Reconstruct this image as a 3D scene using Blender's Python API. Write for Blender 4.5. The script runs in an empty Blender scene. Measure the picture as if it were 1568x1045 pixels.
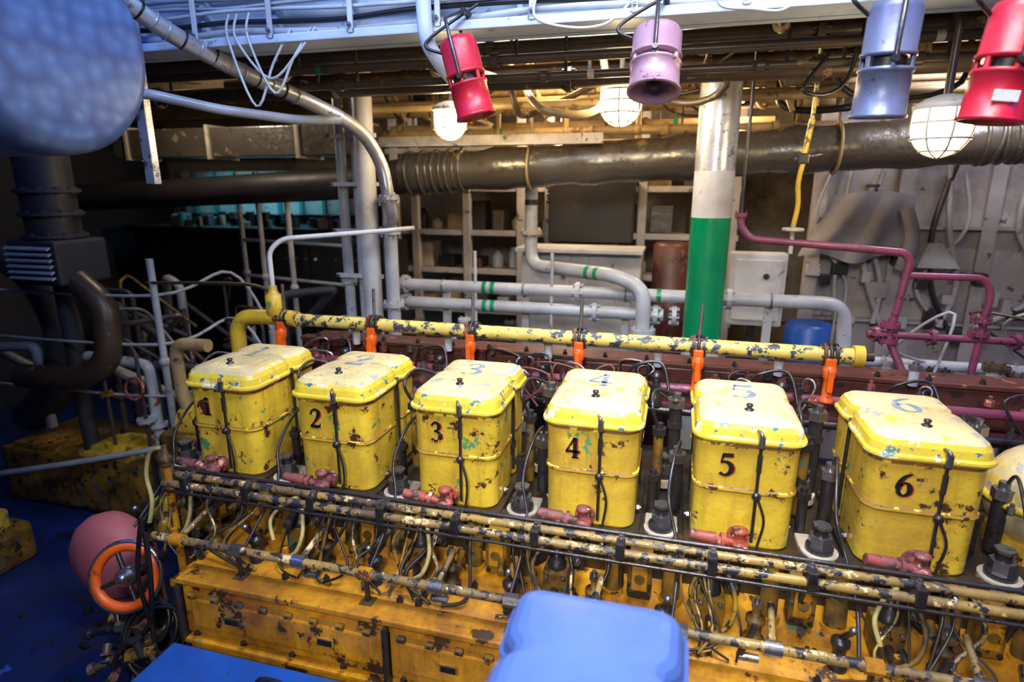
import bpy, bmesh, math, random
from mathutils import Vector, Matrix
random.seed(7)
V=Vector
# ------------------------------------------------------------------ materials
MATS={}
def paint(name,base,chip=(.06,.035,.015),chip2=None,rough=.38,thr=.62,thr2=.66,scale=14,
          grime=(.05,.03,.012),gamt=.55,gthr=.5,metal=0.0,bump=.25,gscale=3.0,spec=.5,streak=0.0,soft=.012):
    m=bpy.data.materials.new(name); m.use_nodes=True
    nt=m.node_tree; N=nt.nodes; L=nt.links
    b=N['Principled BSDF']
    tc=N.new('ShaderNodeTexCoord')
    def noise(s,d=5,r=.62,off=0,sc=(1,1,1)):
        mp=N.new('ShaderNodeMapping'); mp.inputs['Location'].default_value=(off,off*1.7,off*.3); mp.inputs['Scale'].default_value=sc
        L.new(tc.outputs['Object'],mp.inputs['Vector'])
        n=N.new('ShaderNodeTexNoise'); n.inputs['Scale'].default_value=s
        n.inputs['Detail'].default_value=d; n.inputs['Roughness'].default_value=r
        L.new(mp.outputs[0],n.inputs['Vector']); return n.outputs['Fac']
    def ramp(src,a,c):
        r=N.new('ShaderNodeMapRange'); r.inputs[1].default_value=a; r.inputs[2].default_value=c
        L.new(src,r.inputs[0]); return r.outputs[0]
    def mix(fac,A,Bc):
        x=N.new('ShaderNodeMix'); x.data_type='RGBA'
        L.new(fac,x.inputs[0])
        for s,i in ((A,6),(Bc,7)):
            if isinstance(s,tuple): x.inputs[i].default_value=(*s,1)
            else: L.new(s,x.inputs[i])
        return x.outputs[2]
    def mul(A,k):
        q=N.new('ShaderNodeMath'); q.operation='MULTIPLY'; L.new(A,q.inputs[0])
        if isinstance(k,float): q.inputs[1].default_value=k
        else: L.new(k,q.inputs[1])
        return q.outputs[0]
    var=ramp(noise(scale*.35,2,.5,3.1),.3,.7)
    dark=tuple(c*.70 for c in base)
    col=mix(var,dark,base)
    g=mul(ramp(noise(gscale,5,.7,9.3),gthr-.06,gthr+.22),float(gamt))
    col=mix(g,col,grime)
    if streak>0:
        st=mul(ramp(noise(7,5,.7,4.4,(2.2,2.2,.35)),.50,.70),float(streak)); col=mix(st,col,grime)
    if chip2:
        c2=ramp(noise(scale*.8,7,.68,5.5),thr2,thr2+soft)
        col=mix(c2,col,chip2)
    nz=noise(scale,7,.68,0)
    if streak>0:
        halo=mul(ramp(nz,thr-.05,thr),.6); col=mix(halo,col,grime)
    c1=ramp(nz,thr,thr+soft)
    col=mix(c1,col,chip)
    L.new(col,b.inputs['Base Color'])
    b.inputs['Metallic'].default_value=metal
    b.inputs['Specular IOR Level'].default_value=spec
    rr=N.new('ShaderNodeMapRange'); rr.inputs[3].default_value=rough; rr.inputs[4].default_value=min(1,rough+.35)
    L.new(g,rr.inputs[0]); L.new(rr.outputs[0],b.inputs['Roughness'])
    bp=N.new('ShaderNodeBump'); bp.inputs['Strength'].default_value=bump; bp.inputs['Distance'].default_value=.004
    h=N.new('ShaderNodeMath'); h.operation='SUBTRACT'
    L.new(noise(scale*2.5,3,.6,2.2),h.inputs[0]); L.new(c1,h.inputs[1])
    L.new(h.outputs[0],bp.inputs['Height']); L.new(bp.outputs[0],b.inputs['Normal'])
    MATS[name]=m; return m
def emis(name,col,s):
    m=bpy.data.materials.new(name); m.use_nodes=True
    b=m.node_tree.nodes['Principled BSDF']
    b.inputs['Base Color'].default_value=(*col,1)
    b.inputs['Emission Color'].default_value=(*col,1); b.inputs['Emission Strength'].default_value=s
    MATS[name]=m
paint('yellow_body',(.80,.56,.045),(.07,.03,.012),(.10,.26,.12),rough=.24,thr=.603,thr2=.618,scale=12,grime=(.38,.21,.03),gamt=.7,gthr=.48,streak=.7,bump=.6)
paint('yellow_lid',(.80,.66,.32),(.36,.38,.40),(.72,.50,.08),rough=.26,thr=.592,thr2=.585,scale=15,grime=(.50,.42,.30),gamt=.85,bump=.6,streak=.01)
paint('yellow_rim',(.82,.62,.05),(.05,.18,.26),(.80,.72,.5),rough=.25,thr=.59,thr2=.59,scale=18,grime=(.5,.33,.05),gamt=.5,bump=.5)
paint('seam_rust',(.30,.11,.03),(.05,.03,.02),(.7,.5,.05),rough=.5,thr=.6,thr2=.55,scale=20,gamt=.4)
paint('yellow_pipe',(.78,.62,.14),(.035,.045,.08),(.55,.38,.1),rough=.35,thr=.535,thr2=.62,scale=19,grime=(.45,.33,.1),gamt=.5)
paint('ochre',(.80,.37,.016),(.05,.025,.01),(.12,.19,.12),rough=.26,thr=.60,thr2=.64,scale=9,grime=(.20,.07,.008),gamt=.9,gthr=.44,streak=.7)
paint('ochre_dirty',(.42,.22,.018),(.02,.014,.01),(.06,.11,.10),rough=.3,thr=.575,thr2=.6,scale=14,grime=(.025,.015,.008),gamt=.95,gthr=.38)
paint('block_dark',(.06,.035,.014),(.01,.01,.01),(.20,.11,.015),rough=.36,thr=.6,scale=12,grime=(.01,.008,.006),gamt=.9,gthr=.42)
paint('rail_paint',(.44,.29,.075),(.02,.02,.03),(.66,.50,.26),rough=.25,thr=.53,thr2=.585,scale=22,grime=(.06,.04,.03),gamt=.9,gthr=.44)
paint('steel',(.32,.32,.36),(.10,.08,.07),rough=.26,thr=.6,scale=30,gamt=.5,metal=.85)
paint('dark_steel',(.075,.072,.082),(.05,.03,.02),rough=.28,thr=.6,scale=30,gamt=.4,metal=.7)
paint('silver_wrap',(.62,.62,.66),(.2,.2,.24),rough=.25,thr=.6,scale=22,grime=(.2,.2,.24),gamt=.4,metal=.5)
paint('red_valve',(.45,.085,.05),(.05,.03,.03),(.66,.36,.30),rough=.35,thr=.56,thr2=.59,scale=26,grime=(.09,.045,.06),gamt=.8,gthr=.42)
paint('orange_valve',(.88,.13,.010),(.2,.05,.02),rough=.33,thr=.64,scale=22,grime=(.45,.08,.02),gamt=.4)
paint('red_horn',(.50,.010,.03),(.14,.015,.02),rough=.34,thr=.66,scale=14,grime=(.22,.01,.03),gamt=.6)
paint('lilac_horn',(.44,.27,.34),(.12,.07,.12),rough=.32,thr=.63,scale=18,grime=(.26,.11,.22),gamt=.7,metal=.3)
paint('blue_horn',(.13,.155,.26),(.06,.06,.12),rough=.36,thr=.63,scale=14,grime=(.08,.08,.2),gamt=.7,metal=.3)
paint('white_paint',(.60,.61,.64),(.28,.22,.17),(.45,.45,.47),rough=.4,thr=.63,scale=9,grime=(.30,.26,.23),gamt=.7)
paint('coaming_paint',(.62,.72,.85),(.25,.27,.3),(.5,.58,.68),rough=.42,thr=.64,scale=8,grime=(.30,.38,.5),gamt=.7)
paint('cream_paint',(.56,.50,.40),(.2,.12,.06),rough=.48,thr=.62,scale=8,grime=(.20,.14,.08),gamt=.75)
paint('grey_pipe',(.46,.49,.54),(.22,.2,.18),rough=.28,thr=.64,scale=14,grime=(.26,.26,.29),gamt=.7)
paint('green_paint',(.0,.24,.09),(.01,.08,.05),rough=.25,thr=.68,scale=8,grime=(.0,.15,.06),gamt=.5)
paint('lagging',(.085,.07,.055),(.06,.045,.03),(.26,.19,.11),rough=.26,thr=.6,thr2=.63,scale=7,grime=(.04,.03,.022),gamt=.8,bump=1.0,spec=.9)
paint('dark_lagging',(.028,.026,.028),(.015,.015,.015),rough=.45,thr=.62,scale=9,gamt=.4)
paint('warm_metal',(.46,.33,.16),(.12,.07,.04),rough=.38,thr=.61,scale=12,grime=(.13,.08,.045),gamt=.8)
paint('brown_pipe',(.070,.045,.032),(.03,.02,.02),(.2,.13,.07),rough=.35,thr=.62,thr2=.64,scale=12,gamt=.6)
paint('deckhead',(.32,.23,.12),(.1,.06,.03),rough=.55,thr=.6,scale=5,grime=(.08,.05,.03),gamt=.85,gthr=.45)
paint('rust_manifold',(.11,.032,.026),(.03,.015,.015),(.26,.11,.08),rough=.4,thr=.58,thr2=.62,scale=12,gamt=.6)
paint('purple_pipe',(.24,.05,.10),(.06,.02,.04),(.42,.2,.24),rough=.3,thr=.60,thr2=.64,scale=18,grime=(.09,.025,.05),gamt=.7)
paint('blue_cover',(.075,.16,.50),(.12,.23,.60),rough=.34,thr=.62,scale=5,grime=(.05,.10,.36),gamt=.6,soft=.15)
paint('blue_deck',(.010,.035,.18),(.01,.015,.05),(.03,.1,.35),rough=.3,thr=.58,scale=4,grime=(.004,.008,.03),gamt=.95,gscale=2,gthr=.42)
paint('blue_step',(.01,.09,.42),(.02,.05,.2),rough=.33,thr=.62,scale=10,grime=(.01,.04,.18),gamt=.7)
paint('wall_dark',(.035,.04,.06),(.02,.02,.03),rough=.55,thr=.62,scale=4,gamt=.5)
paint('wall_back_paint',(.36,.31,.25),(.1,.06,.04),rough=.6,thr=.63,scale=3,grime=(.10,.075,.055),gamt=.8)
paint('bulkhead_paint',(.52,.50,.52),(.12,.10,.11),(.30,.28,.30),rough=.42,thr=.61,scale=5,grime=(.17,.15,.16),gamt=.8)
paint('pink_guard',(.58,.16,.16),(.4,.15,.14),rough=.5,thr=.68,scale=6,grime=(.36,.10,.12),gamt=.5)
paint('hose_cream',(.60,.50,.20),(.2,.15,.08),rough=.35,thr=.6,scale=30,gamt=.7)
paint('cable_white',(.6,.62,.66),(.3,.3,.32),rough=.5,thr=.66,scale=20,gamt=.3)
paint('jacket_cloth',(.27,.26,.30),(.15,.14,.14),rough=.85,thr=.7,scale=8,gamt=.4,spec=.2)
paint('dark_box',(.014,.014,.016),(.05,.04,.04),rough=.45,thr=.66,scale=8,gamt=.2)
paint('teal_item',(.05,.32,.34),(.02,.1,.1),rough=.5,thr=.66,scale=8,gamt=.2)
paint('rubber',(.010,.010,.012),(.03,.03,.03),rough=.4,thr=.7,scale=20,gamt=.1)
paint('digit_black',(.012,.012,.014),(.7,.5,.05),rough=.4,thr=.64,scale=50,gamt=.0,bump=.05)
paint('digit_red',(.50,.05,.02),(.8,.6,.05),rough=.4,thr=.58,scale=50,gamt=.0,bump=.05)
paint('digit_faded',(.22,.28,.38),(.84,.66,.3),rough=.4,thr=.585,scale=36,gamt=.0,bump=.05)
paint('label_white',(.6,.6,.6),(.3,.3,.3),rough=.5,thr=.6,scale=40,gamt=.2)
emis('lamp_glow',(1,.76,.40),70)
m=bpy.data.materials.new('tank_grey'); m.use_nodes=True; nt=m.node_tree; N=nt.nodes; L=nt.links
tc=N.new('ShaderNodeTexCoord'); vo=N.new('ShaderNodeTexVoronoi'); vo.feature='SMOOTH_F1'; vo.inputs['Scale'].default_value=20; vo.inputs['Randomness'].default_value=.7
L.new(tc.outputs['Object'],vo.inputs['Vector']); rp=N.new('ShaderNodeMapRange'); rp.inputs[1].default_value=.1; rp.inputs[2].default_value=.6; L.new(vo.outputs['Distance'],rp.inputs[0])
mx=N.new('ShaderNodeMix'); mx.data_type='RGBA'; L.new(rp.outputs[0],mx.inputs[0]); mx.inputs[6].default_value=(.13,.23,.48,1); mx.inputs[7].default_value=(.07,.12,.30,1)
bs=N['Principled BSDF']; L.new(mx.outputs[2],bs.inputs['Base Color']); bs.inputs['Roughness'].default_value=.42; bs.inputs['Metallic'].default_value=.3
bp=N.new('ShaderNodeBump'); bp.inputs['Strength'].default_value=.35; bp.inputs['Distance'].default_value=.01; L.new(vo.outputs['Distance'],bp.inputs['Height']); L.new(bp.outputs[0],bs.inputs['Normal'])
MATS['tank_grey']=m
# ------------------------------------------------------------------ builder
GL={'1':[[(.32,.02,.17),(.32,.96,.17)],[(.10,.03,.06),(.54,.03,.06)],[(.10,.80,.05),(.32,.95,.12)]],
'2':[[(.08,.70,.13),(.14,.88,.09),(.30,.96,.09),(.47,.88,.15),(.49,.70,.18),(.38,.48,.12),(.20,.25,.08),(.06,.09,.07)],[(.03,.07,.14),(.53,.07,.14)],[(.52,.07,.08),(.58,.26,.04)]],
'3':[[(.08,.78,.11),(.18,.94,.08),(.33,.95,.11),(.44,.79,.17),(.36,.60,.10),(.20,.53,.06)],[(.20,.53,.06),(.42,.46,.12),(.50,.27,.19),(.39,.08,.12),(.20,.03,.08),(.07,.13,.13)]],
'4':[[(.42,.01,.16),(.42,.97,.16)],[(.40,.96,.08),(.04,.32,.06)],[(.01,.30,.11),(.62,.30,.11)],[(.28,.02,.05),(.56,.02,.05)]],
'5':[[(.13,.91,.15),(.54,.93,.15)],[(.15,.93,.06),(.09,.58,.06)],[(.09,.57,.07),(.28,.62,.11),(.47,.50,.17),(.51,.28,.19),(.38,.07,.12),(.18,.03,.08),(.07,.13,.13)]],
'6':[[(.52,.95,.06),(.30,.84,.10),(.14,.60,.15),(.09,.32,.18),(.17,.09,.13),(.32,.03,.08),(.47,.13,.14),(.51,.32,.18),(.42,.52,.12),(.28,.56,.06),(.15,.44,.08)]]}
class B:
    def __init__(s): s.v=[];s.f=[];s.m=[];s.s=[];s.mats=[]
    def mi(s,mat):
        if mat not in s.mats: s.mats.append(mat)
        return s.mats.index(mat)
    def add(s,vs,fs,mat,smooth=False):
        o=len(s.v); s.v+= [tuple(p) for p in vs]; k=s.mi(mat)
        for f in fs: s.f.append(tuple(i+o for i in f)); s.m.append(k); s.s.append(smooth)
    def box(s,c,d,mat,bev=0,rot=None):
        c=V(c); M=rot or Matrix.Identity(3)
        if bev>0:
            bm=bmesh.new(); bmesh.ops.create_cube(bm,size=1)
            for v in bm.verts: v.co=V((v.co.x*d[0],v.co.y*d[1],v.co.z*d[2]))
            bmesh.ops.bevel(bm,geom=list(bm.edges),offset=min(bev,min(d)*.45),segments=2,affect='EDGES',profile=.6)
            bm.verts.index_update()
            vs=[M@v.co+c for v in bm.verts]; fs=[[v.index for v in f.verts] for f in bm.faces]; bm.free()
            s.add(vs,fs,mat)
        else:
            vs=[M@V((x*d[0]/2,y*d[1]/2,z*d[2]/2))+c for x in(-1,1) for y in(-1,1) for z in(-1,1)]
            s.add(vs,[(0,1,3,2),(4,6,7,5),(0,4,5,1),(2,3,7,6),(0,2,6,4),(1,5,7,3)],mat)
    def frame(s,ax):
        ax=V(ax).normalized(); t=V((0,0,1)) if abs(ax.z)<.9 else V((1,0,0))
        u=ax.cross(t).normalized(); w=ax.cross(u).normalized(); return ax,u,w
    def lathe(s,o,ax,prof,mat,n=20,smooth=True):
        o=V(o); ax,u,w=s.frame(ax); vs=[];fs=[]
        for r,h in prof:
            for i in range(n):
                a=2*math.pi*i/n; vs.append(o+ax*h+(u*math.cos(a)+w*math.sin(a))*max(r,1e-4))
        for j in range(len(prof)-1):
            for i in range(n):
                k=(i+1)%n; fs.append((j*n+i,j*n+k,(j+1)*n+k,(j+1)*n+i))
        s.add(vs,fs,mat,smooth)
        e=len(prof)-1
        s.add([vs[i] for i in range(n)],[tuple(range(n))],mat)
        s.add([vs[e*n+i] for i in range(n)],[tuple(range(n))],mat)
    def cyl(s,a,b,r,mat,n=16,r2=None,smooth=True):
        a=V(a);b=V(b); L=(b-a).length
        s.lathe(a,b-a,[(r,0),(r if r2 is None else r2,L)],mat,n,smooth and n>6)
    def nut(s,a,ax,r,h,mat,thread=True):
        a=V(a); ax=V(ax).normalized()
        s.cyl(a,a+ax*h,r,mat,6)
        if thread: s.cyl(a+ax*h,a+ax*h*1.7,r*.5,mat,10)
    def tube(s,pts,r,mat,n=10,sub=6,curve=True,closed=False):
        P=[V(p) for p in pts]
        if curve and len(P)>2:
            Q=[];m=len(P)
            rng=range(m if closed else m-1)
            for i in rng:
                p0=P[(i-1)%m] if (closed or i>0) else P[0]; p1=P[i]; p2=P[(i+1)%m]
                p3=P[(i+2)%m] if (closed or i+2<m) else P[-1]
                for k in range(sub):
                    t=k/sub
                    Q.append(.5*((2*p1)+(p2-p0)*t+(2*p0-5*p1+4*p2-p3)*t*t+(3*p1-p0-3*p2+p3)*t**3))
            if not closed: Q.append(P[-1])
        else: Q=P
        vs=[];fs=[];T=[];m=len(Q)
        for i in range(m):
            if closed: t=Q[(i+1)%m]-Q[i-1]
            else: t=Q[min(i+1,m-1)]-Q[max(i-1,0)]
            T.append(t.normalized())
        u=s.frame(T[0])[1]
        for i in range(m):
            u=(u-T[i]*u.dot(T[i])).normalized(); w=T[i].cross(u)
            rr=r(i/(m-1)) if callable(r) else r
            for k in range(n):
                a=2*math.pi*k/n; vs.append(Q[i]+(u*math.cos(a)+w*math.sin(a))*rr)
        for j in range(m if closed else m-1):
            j2=(j+1)%m
            for i in range(n):
                k=(i+1)%n; fs.append((j*n+i,j*n+k,j2*n+k,j2*n+i))
        s.add(vs,fs,mat,True)
        if not closed:
            s.add(vs[:n],[tuple(range(n))],mat); s.add(vs[-n:],[tuple(range(n))],mat)
    def rpipe(s,pts,r,mat,br=None,n=12):
        P=[V(p) for p in pts]; br=br or r*2.5; out=[P[0]]
        for i in range(1,len(P)-1):
            a=(P[i-1]-P[i]);b=(P[i+1]-P[i]); d=min(br,a.length*.45,b.length*.45)
            A=P[i]+a.normalized()*d; C=P[i]+b.normalized()*d
            for k in range(7):
                t=k/6; out.append(A*(1-t)**2+P[i]*2*t*(1-t)+C*t*t)
        out.append(P[-1]); s.tube(out,r,mat,n,curve=False)
    def flange(s,c,ax,r,t,mat,bolts=6):
        c=V(c); ax,u,w=s.frame(ax); s.cyl(c-ax*t/2,c+ax*t/2,r,mat,18)
        for i in range(bolts):
            a=2*math.pi*i/bolts; p=c+(u*math.cos(a)+w*math.sin(a))*r*.8
            s.cyl(p-ax*t*1.1,p+ax*t*1.1,r*.11,mat,6)
    def torus(s,c,ax,R,r,mat,n=28,m=8):
        c=V(c); ax,u,w=s.frame(ax)
        s.tube([c+(u*math.cos(2*math.pi*i/n)+w*math.sin(2*math.pi*i/n))*R for i in range(n)],r,mat,m,curve=False,closed=True)
    def sphere(s,c,r,mat,sc=(1,1,1),n=16,m=10):
        c=V(c);vs=[];fs=[]
        for j in range(m+1):
            t=math.pi*j/m
            for i in range(n):
                a=2*math.pi*i/n; vs.append(c+V((math.sin(t)*math.cos(a)*r*sc[0],math.sin(t)*math.sin(a)*r*sc[1],math.cos(t)*r*sc[2])))
        for j in range(m):
            for i in range(n):
                k=(i+1)%n; fs.append((j*n+i,(j+1)*n+i,(j+1)*n+k,j*n+k))
        s.add(vs,fs,mat,True)
    def loft(s,rings,mats,smooth=True,cap=True):
        n=len(rings[0])
        for j in range(len(rings)-1):
            vs=list(rings[j])+list(rings[j+1])
            fs=[(i,(i+1)%n,n+(i+1)%n,n+i) for i in range(n)]
            s.add(vs,fs,mats[j],smooth)
        if cap: s.add(rings[-1],[tuple(range(n))],mats[-1]); s.add(rings[0],[tuple(range(n))],mats[0])
    def text(s,txt,loc,rot,size,mat,ext=.002,off=0.0):
        cu=bpy.data.curves.new('t','FONT'); cu.body=txt; cu.size=size; cu.extrude=ext; cu.offset=off
        cu.align_x='CENTER'; cu.align_y='CENTER'; cu.resolution_u=5
        ob=bpy.data.objects.new('t',cu); bpy.context.scene.collection.objects.link(ob)
        dg=bpy.context.evaluated_depsgraph_get(); dg.update()
        me=bpy.data.meshes.new_from_object(ob.evaluated_get(dg))
        M=Matrix.Translation(V(loc))@rot.to_4x4()
        s.add([M@v.co for v in me.vertices],[tuple(p.vertices) for p in me.polygons],mat)
        bpy.data.objects.remove(ob); bpy.data.curves.remove(cu); bpy.data.meshes.remove(me)
    def glyph(s,ch,loc,rot,h,mat,fat=1.0,lift=0.0):
        for st in GL[ch]:
            if len(st)>2:
                Q=[];m=len(st)
                for i in range(m-1):
                    p0=st[max(i-1,0)];p1=st[i];p2=st[i+1];p3=st[min(i+2,m-1)]
                    for k in range(5):
                        t=k/5; Q.append(tuple(.5*((2*p1[j])+(p2[j]-p0[j])*t+(2*p0[j]-5*p1[j]+4*p2[j]-p3[j])*t*t+(3*p1[j]-p0[j]-3*p2[j]+p3[j])*t**3) for j in range(3)))
                Q.append(st[-1])
            else: Q=list(st)
            vs=[];fs=[]
            for i,q in enumerate(Q):
                a=Q[max(i-1,0)];c=Q[min(i+1,len(Q)-1)]; d=V((c[0]-a[0],c[1]-a[1],0)).normalized(); nrm=V((-d.y,d.x,0)); w=q[2]*.5*fat
                for sg in (1,-1):
                    p=V((q[0]-.3,q[1]-.5,0))*h+nrm*sg*w*h
                    vs.append(V(loc)+rot@V((p.x,p.y,lift))); vs.append(V(loc)+rot@V((p.x,p.y,lift-.003)))
            for i in range(len(Q)-1):
                a=i*4; fs+=[(a,a+2,a+6,a+4),(a,a+4,a+5,a+1),(a+2,a+3,a+7,a+6)]
            s.add(vs,fs,mat)
    def make(s,name):
        me=bpy.data.meshes.new(name); me.from_pydata(s.v,[],s.f)
        for m in s.mats: me.materials.append(MATS[m])
        me.polygons.foreach_set('material_index',s.m); me.polygons.foreach_set('use_smooth',s.s)
        me.update()
        bm=bmesh.new(); bm.from_mesh(me)
        bmesh.ops.recalc_face_normals(bm,faces=bm.faces); bm.to_mesh(me); bm.free()
        ob=bpy.data.objects.new(name,me); bpy.context.scene.collection.objects.link(ob)
        return ob
RX=Matrix.Rotation(math.radians(90),3,'X')
RXf=lambda deg: Matrix.Rotation(math.radians(deg),3,'X')
RZ=lambda deg: Matrix.Rotation(math.radians(deg),3,'Z')
RY=lambda deg: Matrix.Rotation(math.radians(deg),3,'Y')
U_=random.uniform; CH=random.choice
# ------------------------------------------------------------------ room shell
def slab(name,c,d,mat):
    b=B(); b.box(c,d,mat); return b.make(name)
slab('floor',(-1.9,2.6,-.05),(9.4,8.4,.1),'blue_deck')
slab('wall_back',(-1.9,6.75,1.6),(9.4,.1,3.3),'wall_back_paint')
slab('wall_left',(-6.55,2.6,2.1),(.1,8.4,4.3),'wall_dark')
slab('wall_right',(2.75,2.6,2.1),(.1,8.4,4.3),'bulkhead_paint')
slab('wall_front',(-1.9,-1.55,2.1),(9.4,.1,4.3),'wall_dark')
slab('ceiling',(-1.9,4.72,3.25),(9.4,4.2,.08),'deckhead')
slab('ceiling_upper_deck',(-1.9,.5,4.3),(9.4,4.3,.1),'coaming_paint')
b=B()
b.box((-1.9,2.6,3.5),(9.2,.05,1.44),'coaming_paint')
b.box((-1.9,2.52,2.80),(9.2,.2,.035),'coaming_paint',.006)
b.box((-1.9,2.5,3.12),(9.2,.12,.03),'coaming_paint',.006)
for i in range(24):
    x=-6.2+i*.37
    b.box((x,2.545,3.0),(.02,.07,.4),'coaming_paint')
b.make('hatch_coaming_beam')
b=B()
for k in range(7):
    z=2.84+k*.036; y=2.47-.012*(k%3)
    pts=[(-4.2+i*.28,y+U_(-.014,.014),z+U_(-.012,.012)) for i in range(24)]
    b.tube(pts,CH([.008,.011,.014]),CH(['cable_white','rubber','cable_white','grey_pipe']),8)
for i in range(17):
    x=-4+i*.38
    b.box((x,2.42,2.93),(.022,.012,.26),'cable_white',.003); b.box((x,2.45,2.81),(.03,.07,.012),'steel')
    b.nut((x,2.41,2.83),(0,-1,0),.009,.01,'steel')
for (x0,x1,dz) in ((-1.9,-1.72,.33),(-1.8,-1.62,.28),(-1.86,-1.60,.22),(-.55,-.3,.1),(.1,.3,.08)):
    b.tube([(x0,2.40,2.9),(x0-.01,2.39,2.8),((x0+x1)/2,2.40,2.86-dz),(x1,2.42,2.80-dz*.3),(x1+.08,2.45,2.84)],.0055,'cable_white',7)
b.make('cable_run')
b=B()
for i in range(13):
    x=-6+i*.66
    b.box((x,4.65,3.12),(.012,4.0,.18),'deckhead'); b.box((x,4.65,3.03),(.1,4.0,.014),'deckhead')
for y in (3.3,4.6,5.8):
    b.box((-1.9,y,3.05),(9.2,.016,.32),'deckhead'); b.box((-1.9,y,2.89),(9.2,.14,.018),'deckhead')
b.make('deck_beams')
# ------------------------------------------------------------------ engine covers
def outline(w,d,cx,cy,z,ins=0.0,waist=.024):
    hw=w/2-ins; hd=d/2-ins; pts=[]
    def arc(ax,ay,r,a0,a1,n=6):
        for i in range(n+1):
            a=math.radians(a0+(a1-a0)*i/n); pts.append((ax+r*math.cos(a),ay+r*math.sin(a)))
    rf=max(.058-ins*.4,.02); rb=max(.045-ins*.4,.015)
    arc(-hw+rf,-hd+rf,rf,180,270); arc(hw-rf,-hd+rf,rf,270,360)
    ww=hw-waist
    for (x,y) in ((hw,.0),(hw-.004,.018),(ww,.040),(ww,.062),(hw-.006,.084),(hw-.002,.10)): pts.append((x,y))
    arc(hw-rb,hd-rb,rb,0,90); arc(-hw+rb,hd-rb,rb,90,180)
    for (x,y) in ((-hw+.002,.10),(-hw+.006,.084),(-ww,.062),(-ww,.040),(-hw+.004,.018),(-hw,.0)): pts.append((x,y))
    return [V((cx+x,cy+y,z)) for x,y in pts]
W0,D0=.342,.47
def cover(cx,cy,num,zb=.975,mats=('yellow_body','yellow_rim','yellow_lid','seam_rust'),extras=True,name='cylinder_head_cover'):
    b=B(); bo,ri,li,se=mats
    S=[(zb,.016,bo),(zb+.012,.008,bo),(zb+.205,.007,se),(zb+.209,.003,bo),(zb+.214,.000,bo),(zb+.222,.000,se),(zb+.226,.005,bo),
       (zb+.375,.004,se),(zb+.388,.004,se),(zb+.391,-.007,ri),(zb+.400,-.013,ri),(zb+.408,-.012,ri),(zb+.414,-.004,ri),(zb+.438,.001,ri),
       (zb+.455,.010,li),(zb+.468,.026,li),(zb+.474,.045,li),(zb+.478,.085,li),(zb+.479,.12,li)]
    rings=[outline(W0,D0,cx,cy,z,i) for (z,i,_) in S]
    b.loft(rings,[m for _,_,m in S],True)
    ztop=zb+.479
    b.lathe((cx+.0,cy-.14,ztop-.004),(0,0,1),[(.016,0),(.016,.006),(.008,.009),(.008,.013),(.011,.016),(.011,.024),(.004,.026)],'dark_steel' if extras else bo,14)
    yf=cy-D0/2
    if extras:
        xr=cx+.035
        b.cyl((xr,yf-.010,zb+.415),(xr,yf-.014,zb+.04),.0055,'dark_steel',8)
        b.cyl((xr,yf-.014,zb+.43),(xr,yf-.014,zb+.39),.011,'steel',8)
        b.tube([(xr,yf-.015,zb+.40),(xr-.002,yf-.018,zb+.435),(xr-.012,yf+.004,zb+.44)],.006,'steel',8)
        b.cyl((xr,yf-.012,zb+.30),(xr,yf-.012,zb+.36),.0085,'dark_steel',8)
        b.sphere((xr,yf-.02,zb+.215),.015,'dark_steel',(1,.8,1)); b.cyl((xr,yf,zb+.215),(xr,yf-.035,zb+.215),.008,'dark_steel',8)
        b.tube([(xr+.008,yf-.02,zb+.20),(xr+.03,yf-.03,zb+.13),(xr+.02,yf-.02,zb+.03),(xr+.0,yf-.05,zb-.08)],.0045,'dark_steel',7)
        for sx in (-1,1):
            b.cyl((cx+sx*(W0/2-.008),cy+.05,zb+.05),(cx+sx*(W0/2-.008),cy+.05,zb+.40),.007,'dark_steel',8)
            b.nut((cx+sx*(W0/2-.008),cy+.05,zb+.39),(0,0,1),.014,.014,'steel')
            b.nut((cx+sx*(W0/2-.004),cy-.1,zb+.03),(sx,0,0),.014,.01,'steel')
        b.glyph(num,(cx-.062,yf+.0035,zb+.307),RX,.082,'digit_red',1.25,.0)
        b.glyph(num,(cx-.066,yf+.0015,zb+.309),RX,.082,'digit_black',1.1,.0)
        b.glyph(num,(cx-.005,cy+.05,ztop+.0012),Matrix.Identity(3),.15,'digit_faded',.9,.0)
    return b.make(name)
C=[-1.82,-1.295,-.77,-.245,.28,.812]; CY=2.205
for i,c in enumerate(C): cover(c,CY,str(i+1))
cover(-.105,.86,'',zb=.90,mats=('blue_cover',)*4,extras=False)
b=B()
b.box((-.105,.80,.44),(.46,.58,.88),'blue_step',.02); b.box((-.105,.84,.888),(.40,.52,.02),'blue_step',.004)
b.make('adjacent_engine_block')
# ------------------------------------------------------------------ engine block
b=B()
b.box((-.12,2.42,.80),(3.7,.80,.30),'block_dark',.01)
b.box((-.10,2.45,.33),(3.7,.92,.66),'ochre_dirty',.01)
for c in C:
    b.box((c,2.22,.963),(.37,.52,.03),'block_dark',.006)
    b.box((c-.265,2.05,.955),(.12,.19,.025),'cream_paint',.008)
b.add([(-1.78,1.60,.70),(1.75,1.60,.70),(1.75,1.72,.735),(-1.78,1.72,.735),(-1.78,2.03,.80),(1.75,2.03,.80)],[(0,1,2,3),(3,2,5,4)],'ochre')
b.box((-.07,1.80,.69),(3.5,.40,.03),'ochre')
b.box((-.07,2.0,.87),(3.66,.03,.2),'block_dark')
b.make('engine_block')
b=B()
b.box((-.01,1.90,.36),(3.50,.54,.72),'ochre',.01)
b.box((-.01,1.63,.725),(3.52,.10,.025),'ochre',.006)
b.box((-.01,1.61,.46),(3.52,.07,.02),'ochre',.005)
b.box((-.01,1.60,.20),(3.52,.05,.04),'ochre_dirty',.005)
x=-1.765
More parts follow.
